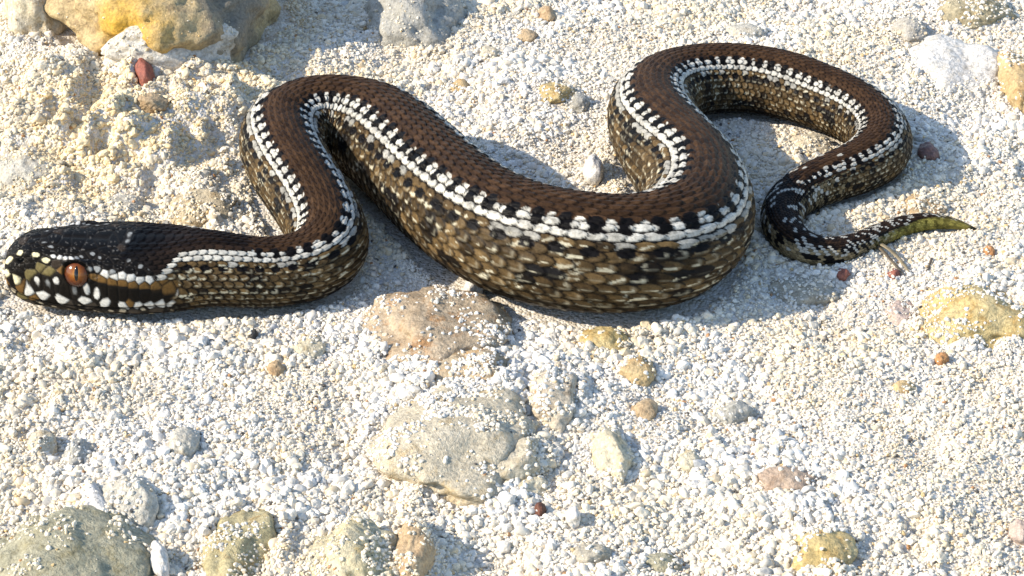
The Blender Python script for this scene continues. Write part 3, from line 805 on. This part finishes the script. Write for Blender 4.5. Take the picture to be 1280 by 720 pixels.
# belly settles flat on the sand
flatz = -(bot[:, None] * 0.93)
w = np.where(w < flatz, flatz + (w - flatz) * .25, w)
PXx = cx[:, None] + lx[:, None] * u; PYy = cy[:, None] + ly[:, None] * u; PZz = z_axis[:, None] + w
co = np.stack([PXx, PYy, PZz], -1).reshape(-1, 3)
nr = len(s_r)
gi = np.arange(nr * nth).reshape(nr, nth)
gn = np.roll(gi, -1, axis=1)
q = np.stack([gi[:-1], gi[1:], gn[1:], gn[:-1]], -1).reshape(-1, 4)
bme = mesh_from('body', co * MM, q)
smooth(bme)
bme.flip_normals()
body = link(bpy.data.objects.new('body', bme), snake)
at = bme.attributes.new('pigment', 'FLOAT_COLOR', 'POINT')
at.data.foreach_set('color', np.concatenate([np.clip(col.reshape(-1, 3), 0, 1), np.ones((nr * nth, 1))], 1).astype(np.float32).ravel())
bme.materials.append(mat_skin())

# ---- eyes
m_iris, nt, bs = new_mat('amber_iris')
tc = node(nt, 'ShaderNodeTexCoord')
n = noise_node(nt, tc.outputs['Object'], 1500.0, 4)
ra = node(nt, 'ShaderNodeAttribute'); ra.attribute_name = 'off_axis'
ad = node(nt, 'ShaderNodeMath', operation='MULTIPLY_ADD'); ad.inputs[1].default_value = .22
nt.links.new(n.outputs['Fac'], ad.inputs[0]); nt.links.new(ra.outputs['Fac'], ad.inputs[2])
r = ramp(nt, ad.outputs[0], [(0.14, (.36, .16, .025)), (0.34, (.20, .062, .008)), (0.54, (.10, .024, .004)), (0.78, (.02, .006, .003))])
nt.links.new(r.outputs[0], bs.inputs['Base Color'])
bs.inputs['Roughness'].default_value = 0.16; bs.inputs['Specular IOR Level'].default_value = 0.35
m_pup, nt, bs = new_mat('pupil_black'); bs.inputs['Base Color'].default_value = (.006, .005, .004, 1); bs.inputs['Roughness'].default_value = 0.08
ie = int(np.argmin(np.abs(s_r - EYE_S)))
fwd = Vector((-tx[ie], -ty[ie], 0)); left = Vector((lx[ie], ly[ie], 0)); upv = Vector((0, 0, 1))
for sg in (1, -1):
    th = rad(EYE_T)
    lat0 = math.sin(th) ** (2 / expo[ie]) * wid[ie]; ver0 = math.cos(th) ** (2 / expo[ie]) * top[ie]
    outw = (left * sg * 0.88 + upv * 0.40 + fwd * 0.10).normalized()
    RE = 2.45
    surf = Vector((cx[ie], cy[ie], z_axis[ie])) + left * sg * lat0 + upv * ver0
    cen = surf - outw * (RE - 0.70)
    v, f = ICO[5]
    me = mesh_from('eye', v * RE * MM, f); smooth(me); me.materials.append(m_iris)
    oa = me.attributes.new('off_axis', 'FLOAT', 'POINT'); oa.data.foreach_set('value', (np.arccos(np.clip(v @ np.array(outw[:]), -1, 1)) / 1.45).astype(np.float32))
    eye = link(bpy.data.objects.new('eye', me), snake); eye.location = cen * MM
    # slit pupil: a thin curved lens riding on the eyeball
    e1 = (upv - outw * upv.dot(outw)).normalized(); e2 = outw.cross(e1)
    pts, fcs = [], []
    nu, nv_ = 17, 7
    for iu in range(nu):
        uu = -1 + 2 * iu / (nu - 1)
        hw = 0.27 * math.sqrt(max(0, 1 - uu * uu)) + 0.01
        for iv in range(nv_):
            vv = -1 + 2 * iv / (nv_ - 1)
            d = outw * RE + e1 * (1.25 * uu) + e2 * (hw * vv)
            pts.append(d.normalized() * (RE + 0.05 * (1 - vv * vv) + 0.012))
    for iu in range(nu - 1):
        for iv in range(nv_ - 1):
            fcs.append((iu * nv_ + iv, iu * nv_ + iv + 1, (iu + 1) * nv_ + iv + 1, (iu + 1) * nv_ + iv))
    me = mesh_from('pupil', np.array([p[:] for p in pts]) * MM, np.array(fcs)); smooth(me); me.materials.append(m_pup)
    link(bpy.data.objects.new('pupil', me), eye)

# ------------------------------------------------------------------ dry plant needles by the tail
def needle(pts, r0, r1, colour, name, label):
    P = np.array(pts); n = 14
    t = np.linspace(0, 1, n)
    q0 = (1 - t)[:, None] ** 2 * P[0] + 2 * ((1 - t) * t)[:, None] * P[1] + t[:, None] ** 2 * P[2]
    rings, fcs = [], []
    for kx in range(n):
        d = Vector(q0[min(kx + 1, n - 1)] - q0[max(kx - 1, 0)]).normalized()
        sx = d.cross(Vector((0, 0, 1))).normalized(); sy = sx.cross(d)
        r_ = (r0 + (r1 - r0) * t[kx]) * (1 - .75 * max(0, t[kx] - .85) / .15) * (1 if kx else .4)
        for a in range(6):
            an = a * math.pi / 3
            rings.append(q0[kx] + np.array((sx * math.cos(an) * r_ * 1.3 + sy * math.sin(an) * r_ * .55)[:]))
    for kx in range(n - 1):
        for a in range(6):
            fcs.append((kx * 6 + a, kx * 6 + (a + 1) % 6, kx * 6 + 6 + (a + 1) % 6, kx * 6 + 6 + a))
    me = mesh_from(name, np.array(rings) * MM, np.array(fcs)); smooth(me)
    m, nt, b = new_mat('dry_needle_' + colour)
    c = {'straw': ((.13, .10, .05), (.24, .19, .11)), 'dark': ((.07, .05, .03), (.13, .10, .06))}[colour]
    tc = node(nt, 'ShaderNodeTexCoord'); nz = noise_node(nt, tc.outputs['Object'], 700.0, 4)
    rp = ramp(nt, nz.outputs['Fac'], [(.35, c[0]), (.65, c[1])]); nt.links.new(rp.outputs[0], b.inputs['Base Color']); b.inputs['Roughness'].default_value = .6
    me.materials.append(m)
    o = link(bpy.data.objects.new(name, me)); o['label'] = label; o['category'] = 'plant needle'
    return o
needle([(56.17, 10.64, 1.60), (58.48, 8.38, 1.50), (60.02, 3.46, 0.60)], .32, .22, 'straw', 'dry_needle', 'pale dry needle leaning under the snake tail')
needle([(55.92, 10.43, 1.30), (57.01, 8.10, 1.10), (59.21, 2.68, 0.50)], .26, .18, 'dark', 'dry_needle', 'dark dry needle lying left of the pale one under the tail')
needle([(63.86, 7.31, 1.00), (63.22, 5.09, 0.90), (62.37, 3.05, 0.70)], .16, .12, 'dark', 'dry_needle', 'short dark twig on the sand right of the needle pair')

# ------------------------------------------------------------------ loose sand: coarse grains, too many to count, instanced on points
grain_set = bpy.data.collections.new('grain_shapes')
m_grain = mat_grain()
for g in range(10):
    v, f = rock(2 if g < 7 else 3, 900 + g, cuts=11, rough=0.16, cut_lo=.55)
    v = v * np.array([1.0, [.8, .95, .7, .85][g % 4], [.65, .8, .55][g % 3]]) * 0.5
    me = mesh_from('grain_shape', v, f)
    smooth(me, g % 4 == 0)
    me.materials.append(m_grain)
    grain_set.objects.link(bpy.data.objects.new('grain_shape', me))

rng = np.random.RandomState(77)
def scatter(n, x0, x1, y0, y1): return rng.uniform(x0, x1, n), rng.uniform(y0, y1, n)
xs, ys = [], []
for n_, bx in ((270000, (-102, 102, -80, 118)), (40000, (-130, 130, -108, 155))):
    a, b = scatter(n_, *bx); xs.append(a); ys.append(b)
gx_, gy_ = np.concatenate(xs), np.concatenate(ys)
N = len(gx_)
size = np.exp(rng.normal(math.log(0.515), 0.46, N))
size = np.clip(size, 0.22, 1.6)
size = np.where(rng.rand(N) < .012, rng.uniform(1.3, 2.1, N), size)
clump = vnoise(gx_ / 9, gy_ / 9, 91)
size *= (1 + .25 * clump) * (1 + .28 * vnoise(gx_ / 17, gy_ / 17, 92))
d = bilinear(DIST_MAP, gx_, gy_)
keep = d > -1.2
z = terrain(gx_, gy_)
# grains that fell on stones
dustv = np.array([s[10] for s in STONES])
zt = np.full(N, -1e9); dl = np.zeros(N); on = np.zeros(N, bool)
fx0, fx1 = SCO[:, 0].min(), SCO[:, 0].max()
for k_ in range(N):
    hit = stone_bvh.ray_cast(Vector((gx_[k_], gy_[k_], 40.0)), Vector((0, 0, -1)))
    if hit[0] is not None and hit[0].z > z[k_] + .15:
        zt[k_] = hit[0].z; on[k_] = True; dl[k_] = (dustv[SID[hit[2]]] + 1.2 * max(0.0, 1 - (hit[0].z - z[k_]) / 1.1) ) * (1.0 if hit[1].z > .45 else .35)
patchy = np.clip(.55 + 2.0 * vnoise(gx_ / 3.4, gy_ / 3.4, 95), 0.05, 1.8)
keep &= ~(on & (rng.rand(N) > dl * patchy))
z = np.where(on, zt + .02 * size, z + rng.uniform(-.30, .13, N))
# a grain must not poke into the snake: pull it in if the body is above it
keep &= ~((d < 0.0) & (z > 1.2))
# tints
PAL = np.array([(.77, .725, .64), (.73, .675, .575), (.73, .65, .51), (.66, .56, .40), (.57, .55, .50), (.60, .45, .24), (.46, .46, .45), (.40, .22, .10), (.10, .09, .08)])
PW = np.array([.42, .25, .13, .055, .07, .022, .03, .007, .010]); PW /= PW.sum()
warm = np.clip(.5 + .8 * vnoise(gx_ / 14, gy_ / 14, 97) + .35 * vnoise(gx_ / 5, gy_ / 5, 98), 0, 1)
warm = np.clip(warm * .6 + .8 * np.exp(-((gx_ + 62) / 32) ** 2 - ((gy_ - 48) / 38) ** 2), 0, 1.3)
ki = rng.choice(len(PAL), N, p=PW)
size = np.where((ki == 5) | (ki >= 7), np.minimum(size, .75), size)
size = np.where(on, np.minimum(size * .8, .9), size)
tint = PAL[ki] * rng.uniform(.88, 1.04, (N, 1))
wmul = np.stack([np.ones(N), 1 - .10 * warm, 1 - .30 * warm], -1)
tint = np.clip(tint * wmul, 0, .84)
gx_, gy_, z, size, tint = gx_[keep], gy_[keep], z[keep], size[keep], tint[keep]
N = len(gx_)
pme = bpy.data.meshes.new('sand_grains')
pme.vertices.add(N)
pme.vertices.foreach_set('co', (np.stack([gx_, gy_, z], -1) * MM).astype(np.float32).ravel())
def attr(nm, ty, key, arr):
    a = pme.attributes.new(nm, ty, 'POINT'); a.data.foreach_set(key, np.ascontiguousarray(arr).ravel())
attr('tint', 'FLOAT_COLOR', 'color', np.concatenate([tint, np.ones((N, 1))], 1).astype(np.float32))
attr('turn', 'FLOAT_VECTOR', 'vector', np.stack([rng.uniform(-.7, .7, N), rng.uniform(-.7, .7, N), rng.uniform(0, 6.28, N)], -1).astype(np.float32))
attr('grow', 'FLOAT', 'value', (size * 1.08 * MM).astype(np.float32))
attr('which', 'INT', 'value', rng.randint(0, 10, N).astype(np.int32))
sand = link(bpy.data.objects.new('sand_grains', pme))
sand['kind'] = 'stuff'; sand['label'] = 'loose white and cream coarse sand grains covering the ground'; sand['category'] = 'sand'
ng = bpy.data.node_groups.new('scatter_grains', 'GeometryNodeTree')
ng.interface.new_socket('Geometry', in_out='INPUT', socket_type='NodeSocketGeometry')
ng.interface.new_socket('Geometry', in_out='OUTPUT', socket_type='NodeSocketGeometry')
gi_ = ng.nodes.new('NodeGroupInput'); go_ = ng.nodes.new('NodeGroupOutput')
ci = ng.nodes.new('GeometryNodeCollectionInfo'); ci.inputs['Collection'].default_value = grain_set
ci.inputs['Separate Children'].default_value = True; ci.inputs['Reset Children'].default_value = True
ip = ng.nodes.new('GeometryNodeInstanceOnPoints'); ip.inputs['Pick Instance'].default_value = True
def named(nm, ty):
    n = ng.nodes.new('GeometryNodeInputNamedAttribute'); n.data_type = ty; n.inputs['Name'].default_value = nm
    return n.outputs['Attribute']
e2r = ng.nodes.new('FunctionNodeEulerToRotation')
L = ng.links.new
L(gi_.outputs[0], ip.inputs['Points']); L(ci.outputs[0], ip.inputs['Instance'])
L(named('which', 'INT'), ip.inputs['Instance Index'])
L(named('turn', 'FLOAT_VECTOR'), e2r.inputs[0]); L(e2r.outputs[0], ip.inputs['Rotation'])
L(named('grow', 'FLOAT'), ip.inputs['Scale'])
L(ip.outputs[0], go_.inputs[0])
md_ = sand.modifiers.new('scatter', 'NODES'); md_.node_group = ng
